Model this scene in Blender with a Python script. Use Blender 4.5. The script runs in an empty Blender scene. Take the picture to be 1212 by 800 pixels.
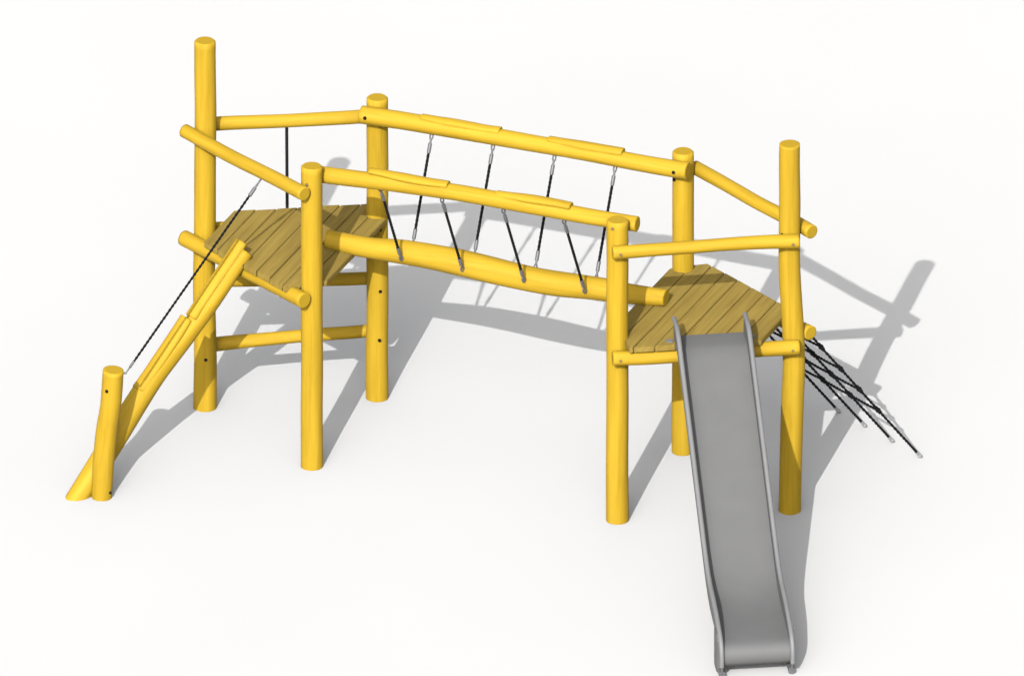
import bpy, bmesh, math, random
from mathutils import Vector, Matrix, Quaternion, noise

scene = bpy.context.scene
col = scene.collection
V = Vector
rnd = random.Random(7)

# ------------------------------------------------------------------ materials
def new_mat(name):
    m = bpy.data.materials.new(name); m.use_nodes = True
    nt = m.node_tree
    return m, nt, nt.nodes['Principled BSDF']

def ramp(nt, stops):
    n = nt.nodes.new('ShaderNodeValToRGB'); e = n.color_ramp.elements
    e[0].position, e[0].color = stops[0][0], (*stops[0][1], 1)
    e[1].position, e[1].color = stops[-1][0], (*stops[-1][1], 1)
    for p, c in stops[1:-1]:
        x = e.new(p); x.color = (*c, 1)
    return n

def wood(name, dark, base, light, axis, rough=0.62, grain=1.0, spec=0.25, bump=0.12):
    m, nt, b = new_mat(name); L = nt.links.new
    tc = nt.nodes.new('ShaderNodeTexCoord')
    oi = nt.nodes.new('ShaderNodeObjectInfo')
    add = nt.nodes.new('ShaderNodeVectorMath'); add.operation = 'ADD'
    sc = nt.nodes.new('ShaderNodeVectorMath'); sc.operation = 'SCALE'; sc.inputs['Scale'].default_value = 37.0
    comb = nt.nodes.new('ShaderNodeCombineXYZ')
    for k in range(3): L(oi.outputs['Random'], comb.inputs[k])
    L(comb.outputs[0], sc.inputs[0]); L(tc.outputs['Object'], add.inputs[0]); L(sc.outputs[0], add.inputs[1])
    mp = nt.nodes.new('ShaderNodeMapping')
    s = [26 * grain] * 3; s[axis] = 1.3 * grain
    mp.inputs['Scale'].default_value = s
    L(add.outputs[0], mp.inputs[0])
    n1 = nt.nodes.new('ShaderNodeTexNoise'); n1.inputs['Scale'].default_value = 1.0
    n1.inputs['Detail'].default_value = 6; n1.inputs['Roughness'].default_value = 0.6; n1.inputs['Distortion'].default_value = 0.6
    L(mp.outputs[0], n1.inputs['Vector'])
    cr = ramp(nt, [(0.28, dark), (0.5, base), (0.74, light)])
    L(n1.outputs['Fac'], cr.inputs[0])
    # slow tone drift along the log
    mp2 = nt.nodes.new('ShaderNodeMapping'); s2 = [4.0] * 3; s2[axis] = 1.1
    mp2.inputs['Scale'].default_value = s2; L(add.outputs[0], mp2.inputs[0])
    n2 = nt.nodes.new('ShaderNodeTexNoise'); n2.inputs['Scale'].default_value = 1.0; n2.inputs['Detail'].default_value = 3
    L(mp2.outputs[0], n2.inputs['Vector'])
    mr = nt.nodes.new('ShaderNodeMapRange'); mr.inputs[1].default_value = .3; mr.inputs[2].default_value = .7
    mr.inputs[3].default_value = .92; mr.inputs[4].default_value = 1.07
    L(n2.outputs['Fac'], mr.inputs[0])
    mul = nt.nodes.new('ShaderNodeMixRGB'); mul.blend_type = 'MULTIPLY'; mul.inputs[0].default_value = 1
    L(cr.outputs[0], mul.inputs[1]); L(mr.outputs[0], mul.inputs[2])
    L(mul.outputs[0], b.inputs['Base Color'])
    b.inputs['Roughness'].default_value = rough
    b.inputs['Specular IOR Level'].default_value = spec
    bp = nt.nodes.new('ShaderNodeBump'); bp.inputs['Strength'].default_value = bump; bp.inputs['Distance'].default_value = 0.004
    L(n1.outputs['Fac'], bp.inputs['Height']); L(bp.outputs[0], b.inputs['Normal'])
    return m

def plain(name, c, rough=0.5, metal=0.0, spec=0.5, var=0.06, scale=12.0):
    m, nt, b = new_mat(name); L = nt.links.new
    tc = nt.nodes.new('ShaderNodeTexCoord')
    n = nt.nodes.new('ShaderNodeTexNoise'); n.inputs['Scale'].default_value = scale; n.inputs['Detail'].default_value = 4
    L(tc.outputs['Object'], n.inputs['Vector'])
    cr = ramp(nt, [(0.3, [x * (1 - var) for x in c]), (0.7, [min(1, x * (1 + var)) for x in c])])
    L(n.outputs['Fac'], cr.inputs[0]); L(cr.outputs[0], b.inputs['Base Color'])
    b.inputs['Roughness'].default_value = rough; b.inputs['Metallic'].default_value = metal
    b.inputs['Specular IOR Level'].default_value = spec
    return m

M_LOG = wood('yellow_robinia', (.53, .325, .018), (.64, .40, .026), (.70, .45, .036), 2)
def end_grain():
    m, nt, b = new_mat('sawn_log_end'); L = nt.links.new
    tc = nt.nodes.new('ShaderNodeTexCoord')
    w = nt.nodes.new('ShaderNodeTexWave'); w.wave_type = 'RINGS'; w.rings_direction = 'Z'
    w.inputs['Scale'].default_value = 22; w.inputs['Distortion'].default_value = 2.2
    w.inputs['Detail'].default_value = 3; w.inputs['Detail Scale'].default_value = .6
    L(tc.outputs['Object'], w.inputs['Vector'])
    cr = ramp(nt, [(0, (.52, .33, .022)), (1, (.63, .40, .03))])
    L(w.outputs['Fac'], cr.inputs[0]); L(cr.outputs[0], b.inputs['Base Color'])
    b.inputs['Roughness'].default_value = .75; b.inputs['Specular IOR Level'].default_value = .15
    return m
M_END = end_grain()
M_DECK = wood('deck_boards', (.32, .213, .046), (.40, .276, .062), (.46, .33, .08), 1, rough=.75, grain=1.2, spec=.15, bump=.3)
M_ROPE = plain('black_rope', (.006, .006, .007), .75, 0, .2, .2, 60)
M_STRAP = plain('charcoal_rope', (.012, .013, .015), .6, 0, .3, .2, 60)
M_STEEL = plain('brushed_steel', (.20, .20, .20), .66, .15, .3, .03, 5)
M_STEEL2 = plain('polished_steel_edge', (.30, .30, .303), .62, .25, .4, .03, 5)
M_GALV = plain('galvanised_fitting', (.20, .20, .21), .5, .3, .4, .1, 40)
M_PALE = plain('pale_zinc', (.46, .46, .47), .5, .2, .4, .1, 40)
M_BOLT = plain('dark_bolt', (.012, .008, .005), .6, .0, .3, .1, 40)
M_PLUG = plain('grey_plug', (.33, .26, .12), .5, .3, .4, .1, 40)
M_GROUND = plain('white_ground', (.828, .825, .818), .9, 0, .1, .012, .35)

# ------------------------------------------------------------------ helpers
def link(name, me, mat, parent=None, mw=None):
    o = bpy.data.objects.new(name, me)
    me.materials.append(mat)
    col.objects.link(o)
    if parent is not None:
        o.parent = parent
        inv = world_of(parent).inverted()
        o.matrix_local = inv @ (mw or Matrix())
    else:
        o.matrix_world = mw or Matrix()
    return o

def world_of(o):
    m = o.matrix_basis.copy()
    p = o.parent
    while p is not None:
        m = p.matrix_basis @ m; p = p.parent
    return m

def thing(name, loc, label, cat):
    o = bpy.data.objects.new(name, None); col.objects.link(o)
    o.matrix_basis = Matrix.Translation(loc)
    o['label'] = label; o['category'] = cat
    o.empty_display_size = .2
    return o

def frame_z(p0, p1):
    z = (p1 - p0).normalized()
    ref = V((0, 0, 1)) if abs(z.z) < .9 else V((0, 1, 0))
    x = ref.cross(z).normalized()
    y = z.cross(x)
    R = Matrix((x, y, z)).transposed().to_4x4()
    return Matrix.Translation(p0) @ R

def lerp_profile(vals, t):
    if not isinstance(vals, (list, tuple)): return vals
    n = len(vals) - 1; k = min(int(t * n), n - 1); a = t * n - k
    a = a * a * (3 - 2 * a)
    return vals[k] * (1 - a) + vals[k + 1] * a

def path_point(pts, t):
    n = len(pts) - 1
    if n == 1: return pts[0].lerp(pts[1], t)
    k = min(int(t * n), n - 1); a = t * n - k
    p0 = pts[max(k - 1, 0)]; p1 = pts[k]; p2 = pts[k + 1]; p3 = pts[min(k + 2, n)]
    return 0.5 * ((2 * p1) + (p2 - p0) * a + (2 * p0 - 5 * p1 + 4 * p2 - p3) * a * a + (3 * p1 - p0 - 3 * p2 + p3) * a ** 3)

SEED = [0]
def log(name, pts, rad, parent, mat=None, sx=1.0, sy=1.0, wob=0.034, wander=0.007, seg=32, cham=.009, step=.05):
    """A peeled round log: local z runs along it; radius and centre line wander a little."""
    SEED[0] += 1; sd = SEED[0] * 13.7
    pts = [V(p) for p in pts]
    mw = frame_z(pts[0], pts[-1]); inv = mw.inverted()
    lp = [inv @ p for p in pts]
    length = lp[-1].z
    n = max(4, int(length / step))
    ts = [i / n for i in range(n + 1)]
    e = cham / length
    ts = [0, e] + ts[1:-1] + [1 - e, 1]
    bm = bmesh.new(); rings = []
    for i, t in enumerate(ts):
        c = path_point(lp, t)
        edge = min(1, 4 * min(t, 1 - t) + .25)
        c = c + V((noise.noise(V((sd, t * length * 1.4, 0))), noise.noise(V((sd, t * length * 1.4, 9))), 0)) * wander * 2 * edge
        r0 = lerp_profile(rad, t)
        if i in (0, len(ts) - 1): r0 -= cham
        ring = []
        for k in range(seg):
            a = 2 * math.pi * k / seg
            w = 1 + wob * (1.3 * noise.noise(V((math.cos(a) * .8 + sd, math.sin(a) * .8, t * length * 1.6)))
                           + .5 * noise.noise(V((math.cos(a) * 1.8 + sd, math.sin(a) * 1.8, t * length * 4))))
            ring.append(bm.verts.new(c + V((math.cos(a) * r0 * w * sx, math.sin(a) * r0 * w * sy, 0))))
        rings.append(ring)
    for i in range(len(rings) - 1):
        for k in range(seg):
            f = bm.faces.new((rings[i][k], rings[i][(k + 1) % seg], rings[i + 1][(k + 1) % seg], rings[i + 1][k]))
            f.smooth = i not in (0, len(rings) - 2)
    for cap in (list(reversed(rings[0])), rings[-1]): bm.faces.new(cap).material_index = 1
    me = bpy.data.meshes.new(name); bm.to_mesh(me); bm.free()
    o = link(name, me, mat or M_LOG, parent, mw); me.materials.append(M_END)
    return o

def tube_bm(bm, pts, rad, seg=10, twist=0.0, lobes=2, amp=0.0, step=.008):
    """Tube through pts; amp/twist give a laid-rope surface."""
    pts = [V(p) for p in pts]
    length = sum((pts[i + 1] - pts[i]).length for i in range(len(pts) - 1))
    n = max(2, int(length / step))
    prev = None; rings = []
    nrm = None
    for i in range(n + 1):
        t = i / n; c = path_point(pts, t)
        d = (path_point(pts, min(1, t + .01)) - path_point(pts, max(0, t - .01))).normalized()
        if nrm is None:
            nrm = d.orthogonal().normalized()
        nrm = (nrm - d * nrm.dot(d)).normalized(); bn = d.cross(nrm)
        ring = []
        for k in range(seg):
            a = 2 * math.pi * k / seg
            r = rad * (1 + amp * math.cos(lobes * a - twist * t * length))
            ring.append(bm.verts.new(c + (nrm * math.cos(a) + bn * math.sin(a)) * r))
        rings.append(ring)
    for i in range(n):
        for k in range(seg):
            f = bm.faces.new((rings[i][k], rings[i][(k + 1) % seg], rings[i + 1][(k + 1) % seg], rings[i + 1][k])); f.smooth = True
    bm.faces.new(list(reversed(rings[0]))); bm.faces.new(rings[-1])

def ball_bm(bm, c, r, sc=(1, 1, 1), u=12, v=8):
    ret = bmesh.ops.create_uvsphere(bm, u_segments=u, v_segments=v, radius=r)
    for x in ret['verts']: x.co = V((x.co.x * sc[0], x.co.y * sc[1], x.co.z * sc[2])) + V(c)
    for f in {f for x in ret['verts'] for f in x.link_faces}: f.smooth = True

def finish(name, bm, mat, parent, at=None):
    bmesh.ops.recalc_face_normals(bm, faces=bm.faces)
    at = V(at) if at is not None else None
    for e in bm.edges:
        if any(not fc.smooth for fc in e.link_faces): e.smooth = False
    if at is not None:
        for v in bm.verts: v.co -= at
    me = bpy.data.meshes.new(name); bm.to_mesh(me); bm.free()
    return link(name, me, mat, parent, Matrix.Translation(at) if at is not None else Matrix())

def bolt(parent, pos, out, mat=M_BOLT, r=.0145, name='bolt'):
    """Sunk bolt head: a short disc with a raised hex nut, proud of the timber."""
    pos, out = V(pos), V(out).normalized()
    bm = bmesh.new()
    q = out.to_track_quat('Z', 'Y').to_matrix().to_4x4()
    bmesh.ops.create_cone(bm, cap_ends=True, segments=16, radius1=r, radius2=r * .9, depth=.02)
    bmesh.ops.create_cone(bm, cap_ends=True, segments=6, radius1=r * .55, radius2=r * .5, depth=.012,
                          matrix=Matrix.Translation((0, 0, .012)))
    me = bpy.data.meshes.new(name); bm.to_mesh(me); bm.free()
    return link(name, me, mat, parent, Matrix.Translation(pos) @ q)

# ------------------------------------------------------------------ ground
bm = bmesh.new()
bmesh.ops.create_grid(bm, x_segments=4, y_segments=4, size=400)
g = finish('ground', bm, M_GROUND, None)
g['kind'] = 'structure'

# ------------------------------------------------------------------ the timber frame
L2, HH, W2 = 1.245, 1.138, .65
PO = {'A': V((-L2 - HH, 0, 0)), 'B': V((-L2, W2, 0)), 'C': V((-L2, -W2, 0)),
      'D': V((L2, -W2, 0)), 'E': V((L2, W2, 0)), 'F': V((L2 + HH, 0, 0))}
TALL, LOW, R = 3.057, 2.504, .083
frame = thing('playground_climber', (0, 0, 0),
              'yellow log climbing frame of two raised triangular decks joined by parallel handrails', 'climbing frame')

posts = {}
def post(k, top, mids=None, rad=R):
    p = PO[k]
    pts = [p + V((0, 0, -.04))]
    if mids:
        pts += [p + V(m) for m in mids]
    pts.append(p + V((0, 0, top)))
    posts[k] = log('post', pts, rad, frame, wander=.004, wob=.014, cham=.012)
post('A', TALL, rad=[.089, .084, .083, .082, .081])
post('B', LOW, rad=[.086, .083, .082, .082])
post('C', LOW, rad=[.085, .083, .082, .081])
post('D', LOW, rad=[.087, .084, .083, .083])
post('E', LOW, rad=[.083, .082, .082])
post('F', TALL, mids=[(.012, .004, .7), (.026, .01, 1.35), (.004, 0, 2.05), (-.004, 0, 2.6)], rad=[.084, .086, .083, .081, .079])

def side(a, b, s):
    d = (PO[b] - PO[a]).normalized()
    return d, V((d.y, -d.x, 0)) * s
def rail(name, a, b, s, off, e0, e1, z0, z1, rad, zm=None, **kw):
    d, n = side(a, b, s)
    p0 = PO[a] + n * off - d * e0; p1 = PO[b] + n * off + d * e1
    p0.z, p1.z = z0, z1
    pts = [p0, p1]
    if zm is not None:
        m = (p0 + p1) / 2; m.z = zm; pts = [p0, m, p1]
    return log(name, pts, rad, frame, **kw)

r_ac = rail('handrail', 'A', 'C', 1, .135, .075, .085, 2.315, 2.338, [.054, .052, .055], zm=2.318)
r_ab = rail('handrail', 'A', 'B', -1, .135, -.035, .03, 2.292, 2.288, [.054, .052, .053], zm=2.284)
r_df = rail('handrail', 'D', 'F', 1, .135, .055, .055, 2.292, 2.300, [.052, .050, .054], zm=2.304)
r_ef = rail('handrail', 'E', 'F', -1, .135, .03, .10, 2.318, 2.318, [.054, .053, .055], zm=2.312)
b_ac = rail('deck_beam', 'A', 'C', 1, .135, .085, .085, 1.418, 1.45, [.061, .058, .062], zm=1.421)
b_ab = rail('deck_beam', 'A', 'B', -1, .135, -.02, .02, 1.418, 1.418, .055)
b_df = rail('deck_beam', 'D', 'F', 1, .135, .055, .055, 1.413, 1.419, [.058, .057, .060], zm=1.417)
b_ef = rail('deck_beam', 'E', 'F', -1, .135, .03, .085, 1.425, 1.47, [.055, .052, .056], zm=1.428)
rail('rung', 'A', 'B', -1, .105, -.02, -.0, .464, .516, [.056, .050, .049], zm=.492)
rail('rung', 'A', 'B', -1, .105, -.02, -.0, 1.004, .949, .05, zm=.972)

# long handrails either side of the bridge, each with two half-log slats on top
r_be = log('handrail', [(-1.32, .515, 2.405), (-.5, .515, 2.418), (.5, .515, 2.414), (1.345, .515, 2.417)], [.070, .067, .064, .066], frame)
r_cd = log('handrail', [(-1.30, -.515, 2.375), (-.5, -.515, 2.412), (.5, -.515, 2.418), (1.355, -.515, 2.424)], [.064, .064, .063, .060], frame)
for rl, y in ((r_be, .515), (r_cd, -.515)):
    for x0, x1 in ((-.83, -.185), (.205, .815)):
        log('grip_slat', [(x0, y, 2.476), (x1, y, 2.476)], [.036, .050, .046], rl, sx=1.0, sy=.62, wob=.06, cham=.006, seg=24)

# decks: boards run across, clipped to the outline of the triangle
def clip_x(poly, x, keep_greater):
    out = []
    for i in range(len(poly)):
        a, b = poly[i], poly[(i + 1) % len(poly)]
        ia = (a[0] >= x) == keep_greater; ib = (b[0] >= x) == keep_greater
        if ia: out.append(a)
        if ia != ib:
            t = (x - a[0]) / (b[0] - a[0]); out.append((x, a[1] + t * (b[1] - a[1])))
    return out
OUT = [(1.155, -.57), (1.305, -.66), (1.405, -.795), (2.275, -.295), (2.275, .295), (1.385, .80), (1.25, .70), (1.155, .60)]
def deck(sgn):
    bm = bmesh.new(); rr = random.Random(5 + sgn)
    x = 1.155; w = .1385; gap = .0055
    while x < 2.27:
        x1 = min(x + w, 2.276)
        if 2.276 - x1 < .03: x1 = 2.276
        p = clip_x(clip_x(OUT, x, True), x1 - gap, False)
        if len(p) >= 3:
            h = rr.uniform(-.002, .002); dy = rr.uniform(-.006, .006)
            lo = [bm.verts.new((sgn * a, b + dy, 1.481)) for a, b in p]
            hi = [bm.verts.new((sgn * a, b + dy, 1.527 + h)) for a, b in p]
            bm.faces.new(hi); bm.faces.new(list(reversed(lo)))
            for i in range(len(p)):
                j = (i + 1) % len(p); bm.faces.new((lo[i], lo[j], hi[j], hi[i]))
        x = x1
    bmesh.ops.remove_doubles(bm, verts=bm.verts, dist=.0005)
    bmesh.ops.recalc_face_normals(bm, faces=bm.faces)
    bmesh.ops.bevel(bm, geom=[e for e in bm.edges], offset=.0045, segments=2, affect='EDGES', clamp_overlap=True)
    return finish('deck', bm, M_DECK, frame, (sgn * 1.7, 0, 1.5))
deck(-1); deck(1)

# a dark rope stretched from the back handrail down to the deck edge
bm = bmesh.new(); tube_bm(bm, [(-1.893, .43, 2.25), (-1.921, .508, 1.515)], .0125, 10)
finish('rope', bm, M_STRAP, frame, (-1.9, .45, 2.25))

def on_post(k, z, deg, mat=M_BOLT):
    a = math.radians(deg); o = V((math.cos(a), math.sin(a), 0))
    bolt(posts[k], PO[k] + o * (R - .004) + V((0, 0, z)), o, mat)
for k, z, dg in (('B', 2.304, -52), ('B', 1.437, -52), ('B', .922, -52), ('B', .514, -56), ('A', .433, -63),
                 ('F', 2.325, -110), ('C', 1.483, -157), ('E', 2.288, -119)):
    on_post(k, z, dg)
on_post('C', 2.379, -95, M_PLUG); on_post('D', 2.462, -94, M_PLUG)
bolt(r_be, (-1.262, .515 - .066, 2.415), (0, -1, .1)); bolt(r_be, (1.252, .515 - .064, 2.415), (0, -1, .1))
_, n_df = side('D', 'F', 1)
for rl, k, z in ((r_df, 'D', 2.295), (r_df, 'F', 2.302), (b_df, 'D', 1.414), (b_df, 'F', 1.419)):
    p = PO[k] + n_df * (.135 + .050); p.z = z
    bolt(rl, p, n_df, M_PLUG, r=.013)

# ------------------------------------------------------------------ hanging balance log
beam = thing('hanging_log', (0, 0, 1.57),
             'thick yellow balancing log hung on eight black ropes between the two decks', 'balance log')
log('log', [(-1.385, 0, 1.585), (-1.1, 0, 1.575), (-.72, .0, 1.583), (-.2, 0, 1.566), (.38, 0, 1.545), (.8, .0, 1.563), (1.1, 0, 1.578), (1.378, 0, 1.592)],
    [.070, .080, .094, .104, .099, .087, .076, .065], beam, wander=.008, wob=.055)

def shackle_bm(p, d, big=1.0):
    """Thimble and shackle: a steel eye and a ferrule along direction d from the fixing point p."""
    bm = bmesh.new(); p, d = V(p), V(d).normalized()
    s = d.orthogonal().normalized()
    pts = [p + d * (.026 + .026 * math.cos(a)) * big + s * .012 * math.sin(a) * big for a in [2 * math.pi * i / 16 for i in range(17)]]
    tube_bm(bm, pts, .0065 * big, 8, step=.006)
    tube_bm(bm, [p + d * .046 * big, p + d * .085 * big], .0085 * big, 10, step=.02)
    tube_bm(bm, [p + d * .08 * big, p + d * .155 * big], .0145 * big, 14, step=.02)
    return bm
for y, s in ((.515, 1), (-.515, -1)):
    for x in (-.744, -.243, .257, .752):
        zr = 2.352
        a = V((x, y, zr)); b = V((x + .006, s * .108, 1.575))
        d = (b - a).normalized()
        bm = bmesh.new()
        tube_bm(bm, [a + d * .1, b - d * .10], .0108, 12, twist=180, lobes=2, amp=.08, step=.006)
        ro = finish('rope', bm, M_ROPE, beam, a)
        finish('shackle', shackle_bm(a - d * .004, d), M_GALV, ro, a)
        finish('shackle', shackle_bm(b + d * .01, -d), M_GALV, ro, b)

# ------------------------------------------------------------------ climbing ramp with its short post
n_ac = V((-.496, -.868, 0)); d_ac = V((.868, -.496, 0)); mid_ac = (PO['A'] + PO['C']) / 2
def rp(out, along, z): 
    q = mid_ac + n_ac * out + d_ac * along; return V((q.x, q.y, z))
rampt = thing('climbing_ramp', rp(1.70, 0, 0), 'sloping yellow log ramp with half-log treads up to the left deck, beside a short post', 'climbing ramp')
up = (n_ac * .70 + V((0, 0, .715))).normalized()
rlog = log('ramp_log', [rp(1.80, -.015, -.10), rp(1.30, -.036, .41), rp(.85, -.046, .86), rp(.50, -.02, 1.22), rp(.13, .005, 1.585)], [.084, .092, .088, .075, .069], rampt, wander=.012, wob=.06)
def slat(o0, o1, h, rad, al, sxx=1.0):
    def pt(o, aa):
        t = (1.70 - o) / 1.57
        return rp(o, aa, t * 1.585 * 1.0) + up * h
    log('tread', [pt(o0, al), pt((o0 + o1) / 2, al + .006), pt(o1, al)], rad, rlog, sx=sxx, sy=.62, wob=.09, cham=.006, seg=24)
slat(1.06, .60, .074, [.062, .066, .060], -.050)
slat(.585, .10, .060, [.057, .060, .058], -.022)
G0 = V((-2.506, -1.755, 0)); RT = V((.925, .38, 0))
gp = log('short_post', [G0 + V((0, 0, -.04)), G0 + RT * .010 + V((0, 0, .25)), G0 + RT * .038 + V((0, 0, .54)), G0 + RT * .074 + V((.02, -.05, .82)), G0 + RT * .091 + V((.030, -.074, 1.098))],
         [.077, .081, .084, .080, .079], rampt, wander=.004, wob=.03, cham=.012)
out_cam = V((.38, -.925, 0))
bolt(gp, G0 + RT * .078 + V((.022, -.055, .945)) + (out_cam - RT * .5).normalized() * .079, out_cam - RT * .5)
bolt(gp, G0 + RT * .060 + out_cam * .045 + V((0, 0, .06)), out_cam * .6 + RT * .8)
ra = V((-1.70, -.548, 2.265)); rb = G0 + RT * .184 + V((.026, -.064, 1.065))
d = (rb - ra).normalized()
bm = bmesh.new(); tube_bm(bm, [ra + d * .09, rb - d * .05], .0088, 12, twist=170, lobes=2, amp=.18, step=.005)
hr = finish('hand_rope', bm, M_ROPE, rampt, ra)
finish('shackle', shackle_bm(ra, d), M_GALV, hr, ra)
finish('shackle', shackle_bm(rb, -d, .7), M_GALV, hr, rb)
bm = bmesh.new(); tube_bm(bm, [rb - RT * .06, rb + RT * .008], .008, 10, step=.03)
finish('eye_bolt', bm, M_GALV, gp, rb)

# ------------------------------------------------------------------ slide
d_df = V((.868, .496, 0)); n_df = V((.496, -.868, 0)); mid_df = (PO['D'] + PO['F']) / 2 + d_df * .034
mid_df.z = 0
def sp(dd, c, z):
    q = mid_df + n_df * dd + d_df * c; return V((q.x, q.y, z))
slide = thing('slide', sp(1.5, 0, 0), 'grey steel slide with raised side walls running down from the right deck', 'slide')
PROF = [(.085, 1.548), (.265, 1.547), (.32, 1.532), (.40, 1.486), (.5, 1.418), (1.0, 1.073), (1.4, .797), (1.82, .507), (1.95, .422), (2.07, .360), (2.20, .316), (2.36, .290), (2.54, .272), (2.74, .256)]
LIP = [(2.79, .249), (2.826, .232), (2.852, .200), (2.862, .160), (2.856, .120), (2.836, .09), (2.80, .075)]
HWID = .262
def sheet(name, prof, w0, w1, th, mat, parent):
    bm = bmesh.new(); top = []; bot = []
    for i, (a, z) in enumerate(prof):
        p = V((a, z)); q = V(prof[min(i + 1, len(prof) - 1)]) - V(prof[max(i - 1, 0)])
        nn = V((-q.y, q.x)).normalized()
        if nn.y < -.5 and i == 0: nn = -nn
        top.append([bm.verts.new(sp(a, c, z)) for c in (w0, w1)])
        b = p - nn * th
        bot.append([bm.verts.new(sp(b.x, c, b.y)) for c in (w0, w1)])
    n = len(prof)
    for i in range(n - 1):
        f = bm.faces.new((top[i][0], top[i][1], top[i + 1][1], top[i + 1][0])); f.smooth = True
        f = bm.faces.new((bot[i + 1][0], bot[i + 1][1], bot[i][1], bot[i][0])); f.smooth = True
        for k in (0, 1): bm.faces.new((top[i][k], top[i + 1][k], bot[i + 1][k], bot[i][k]))
    bm.faces.new((top[0][0], bot[0][0], bot[0][1], top[0][1])); bm.faces.new((top[-1][0], top[-1][1], bot[-1][1], bot[-1][0]))
    return finish(name, bm, mat, parent, sp(1.5, 0, .9))
ch = sheet('chute', PROF + LIP, -HWID + .004, HWID - .004, .012, M_STEEL, slide)

def wall(c, s):
    """Side wall: a thin folded sheet following the chute, rolled tube along its upper edge."""
    bm = bmesh.new(); th = .014
    prof = PROF + [(2.77, .252)]
    def hgt(a):
        h = .148
        if a > 2.35: h = .148 - .085 * ((a - 2.35) / .42) ** 1.6
        return h
    ups, los = [], []
    for a, z in prof:
        ups.append((a, z + hgt(a))); los.append((a, z - .045))
    # rounded nose
    nose = [(2.825, .285), (2.860, .235), (2.876, .175), (2.874, .10), (2.858, .03), (2.825, .004), (2.765, .004), (2.735, .03), (2.725, .10)]
    outline = ups + nose
    loop = outline + list(reversed(los))
    A = [bm.verts.new(sp(a, c - th / 2, z)) for a, z in loop]
    B = [bm.verts.new(sp(a, c + th / 2, z)) for a, z in loop]
    # strips between upper and lower outline
    n = len(prof)
    tot = len(loop)
    for S_ in (A, B):
        for i in range(n - 1):
            bm.faces.new((S_[i], S_[i + 1], S_[tot - 2 - i], S_[tot - 1 - i]))
        bm.faces.new([S_[n - 1]] + S_[n:n + len(nose)] + [S_[n + len(nose)]])
    for i in range(tot):
        j = (i + 1) % tot; bm.faces.new((A[i], A[j], B[j], B[i]))
    w = finish('side_wall', bm, M_STEEL, slide, sp(1.5, c, .9))
    bm = bmesh.new()
    tube_bm(bm, [sp(a, c + s * .004, z) for a, z in resample(ups + nose[:4], 40)], .0185, 12, step=.03)
    finish('edge_tube', bm, M_STEEL2, w, sp(1.5, c, 1.0))
    return w
def resample(pl, n):
    pl = [V(p) for p in pl]; ds = [0]
    for i in range(len(pl) - 1): ds.append(ds[-1] + (pl[i + 1] - pl[i]).length)
    out = []
    for k in range(n + 1):
        t = ds[-1] * k / n; i = 0
        while i < len(ds) - 2 and ds[i + 1] < t: i += 1
        u = (t - ds[i]) / (ds[i + 1] - ds[i]); p = pl[i].lerp(pl[i + 1], u); out.append((p.x, p.y))
    return out
for c, s in ((-HWID - .004, -1), (HWID + .004, 1)):
    wall(c, s)
    # foot: a vertical plate outside the wall that ends in a rounded shoe on the ground
    bm = bmesh.new()
    cc = c + s * .0185
    pl = [(2.60, .31), (2.74, .31), (2.78, .26), (2.78, .03), (2.765, .008), (2.73, .0), (2.62, .0), (2.605, .008), (2.60, .03)]
    A = [bm.verts.new(sp(a, cc - .009, z)) for a, z in pl]; B = [bm.verts.new(sp(a, cc + .009, z)) for a, z in pl]
    bm.faces.new(A); bm.faces.new(list(reversed(B)))
    for i in range(len(pl)):
        j = (i + 1) % len(pl); bm.faces.new((A[i], A[j], B[j], B[i]))
    ft = finish('foot', bm, M_STEEL, slide, sp(2.69, cc, 0))
    bm = bmesh.new(); tube_bm(bm, [sp(2.72, cc - s * .020, .027), sp(2.855, cc - s * .020, .027)], .027, 18, step=.05)
    finish('foot_tube', bm, M_GALV, ft, sp(2.7, cc, .03))
# cross tube under the lip and the fixing flange on the deck
bm = bmesh.new(); tube_bm(bm, [sp(2.60, -HWID, .15), sp(2.60, HWID, .15)], .026, 16, step=.1)
finish('cross_tube', bm, M_STEEL, slide, sp(2.60, 0, .15))
for c in (-HWID - .05, HWID + .05):
    bm = bmesh.new()
    ret = bmesh.ops.create_cube(bm, size=1)
    for v in ret['verts']:
        v.co = sp(.13 + v.co.x * .05, c + v.co.y * .05, 1.531 + v.co.z * .006)
    finish('fixing_plate', bm, M_STEEL2, slide, sp(.13, c, 1.53))

# ------------------------------------------------------------------ climbing net
net = thing('climbing_net', (2.50, 1.47, 0), 'black rope climbing net slanting from the right deck down to four ground anchors', 'climbing net')
n_ef = V((.496, .868, 0)); d_ef = V((.868, -.496, 0))
anch = [V((2.941, 1.221, .02)), V((2.645, 1.388, .02)), V((2.352, 1.557, .02)), V((2.073, 1.715, .02))]
tops = [a - n_ef * 1.105 + V((0, 0, 1.385)) for a in anch]
def along(i, t, sag=.035):
    p = tops[i].lerp(anch[i], t); p.z -= sag * t * (1 - t) * .5
    return p
for i in range(4):
    pts = [tops[i] - n_ef * .06 + V((0, 0, .10)), tops[i] + V((0, 0, .03))] + [along(i, t) for t in (.1, .3, .5, .7, .9, .975)]
    bm = bmesh.new(); tube_bm(bm, pts, .0092, 12, twist=190, lobes=2, amp=.26, step=.0055)
    ro = finish('net_rope', bm, M_ROPE, net, tops[i])
    bm = bmesh.new(); dd = (anch[i] - tops[i]).normalized()
    tube_bm(bm, [anch[i] - dd * .05, anch[i] + dd * .035], .012, 12, step=.02); ball_bm(bm, anch[i] + dd * .0, .0165)
    finish('anchor', bm, M_PALE, ro, anch[i])
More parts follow.
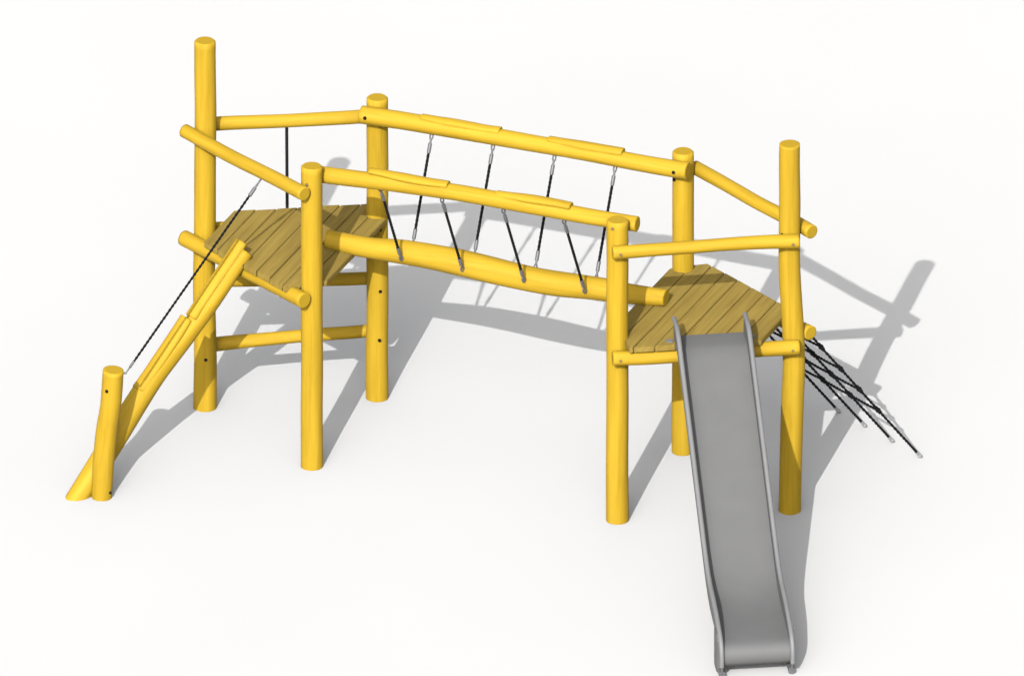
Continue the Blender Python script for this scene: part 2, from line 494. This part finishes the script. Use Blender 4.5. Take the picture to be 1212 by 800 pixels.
for t in (.145, .315, .475, .64):
    pts = []
    for i in range(4):
        pts.append(along(i, t))
        if i < 3:
            m = (along(i, t) + along(i + 1, t)) / 2; m.z -= .004; pts.append(m)
    bm = bmesh.new(); tube_bm(bm, pts, .0088, 12, twist=190, lobes=2, amp=.26, step=.0055)
    cr = finish('cross_rope', bm, M_ROPE, net, pts[0])
    for i in range(4):
        bm = bmesh.new(); p = along(i, t)
        ball_bm(bm, p, .021, (1, 1, 1)); 
        dd = (anch[i] - tops[i]).normalized()
        tube_bm(bm, [p - dd * .036, p + dd * .036], .0155, 10, step=.02)
        finish('knot', bm, M_ROPE, cr, p)

# ------------------------------------------------------------------ light
SUN_TO = V((.696, -4.384, 3.057)).normalized()
el = math.asin(SUN_TO.z); az = math.atan2(SUN_TO.x, SUN_TO.y)
sl = bpy.data.lights.new('sun', 'SUN'); sl.energy = 3.05; sl.angle = math.radians(.35); sl.color = (1, .99, .975)
so = bpy.data.objects.new('sun', sl); col.objects.link(so)
so.rotation_euler = SUN_TO.to_track_quat('Z', 'Y').to_euler(); so.location = SUN_TO * 20
w = bpy.data.worlds.new('World'); scene.world = w; w.use_nodes = True
nt = w.node_tree; bg = nt.nodes['Background']
sky = nt.nodes.new('ShaderNodeTexSky'); sky.sky_type = 'NISHITA'; sky.sun_disc = False
sky.dust_density = 4.0; sky.sun_elevation = el; sky.sun_rotation = az
hs = nt.nodes.new('ShaderNodeHueSaturation'); hs.inputs['Saturation'].default_value = .127
nt.links.new(sky.outputs[0], hs.inputs['Color']); nt.links.new(hs.outputs[0], bg.inputs[0])
bg.inputs[1].default_value = .127

# ------------------------------------------------------------------ camera (long-lens parallel view)
yaw, pit = math.radians(-22.31), math.radians(25.41)
f = V((math.sin(yaw) * math.cos(pit), math.cos(yaw) * math.cos(pit), -math.sin(pit)))
r = V((math.cos(yaw), -math.sin(yaw), 0)); u = r.cross(f)
cd = bpy.data.cameras.new('camera'); cd.type = 'ORTHO'; cd.ortho_scale = 1212 / 157.0
cd.clip_start = .1; cd.clip_end = 1500
co = bpy.data.objects.new('camera', cd); col.objects.link(co)
co.matrix_world = Matrix.Translation(V((0, 0, 1.2)) + r * .1105 - u * .175 - f * 30) @ Matrix((r, u, -f)).transposed().to_4x4()
scene.camera = co
scene.view_settings.view_transform = 'Standard'; scene.view_settings.look = 'None'
scene.view_settings.exposure = 0; scene.view_settings.gamma = 1
scene.render.film_transparent = False
scene.cycles.diffuse_bounces = 0
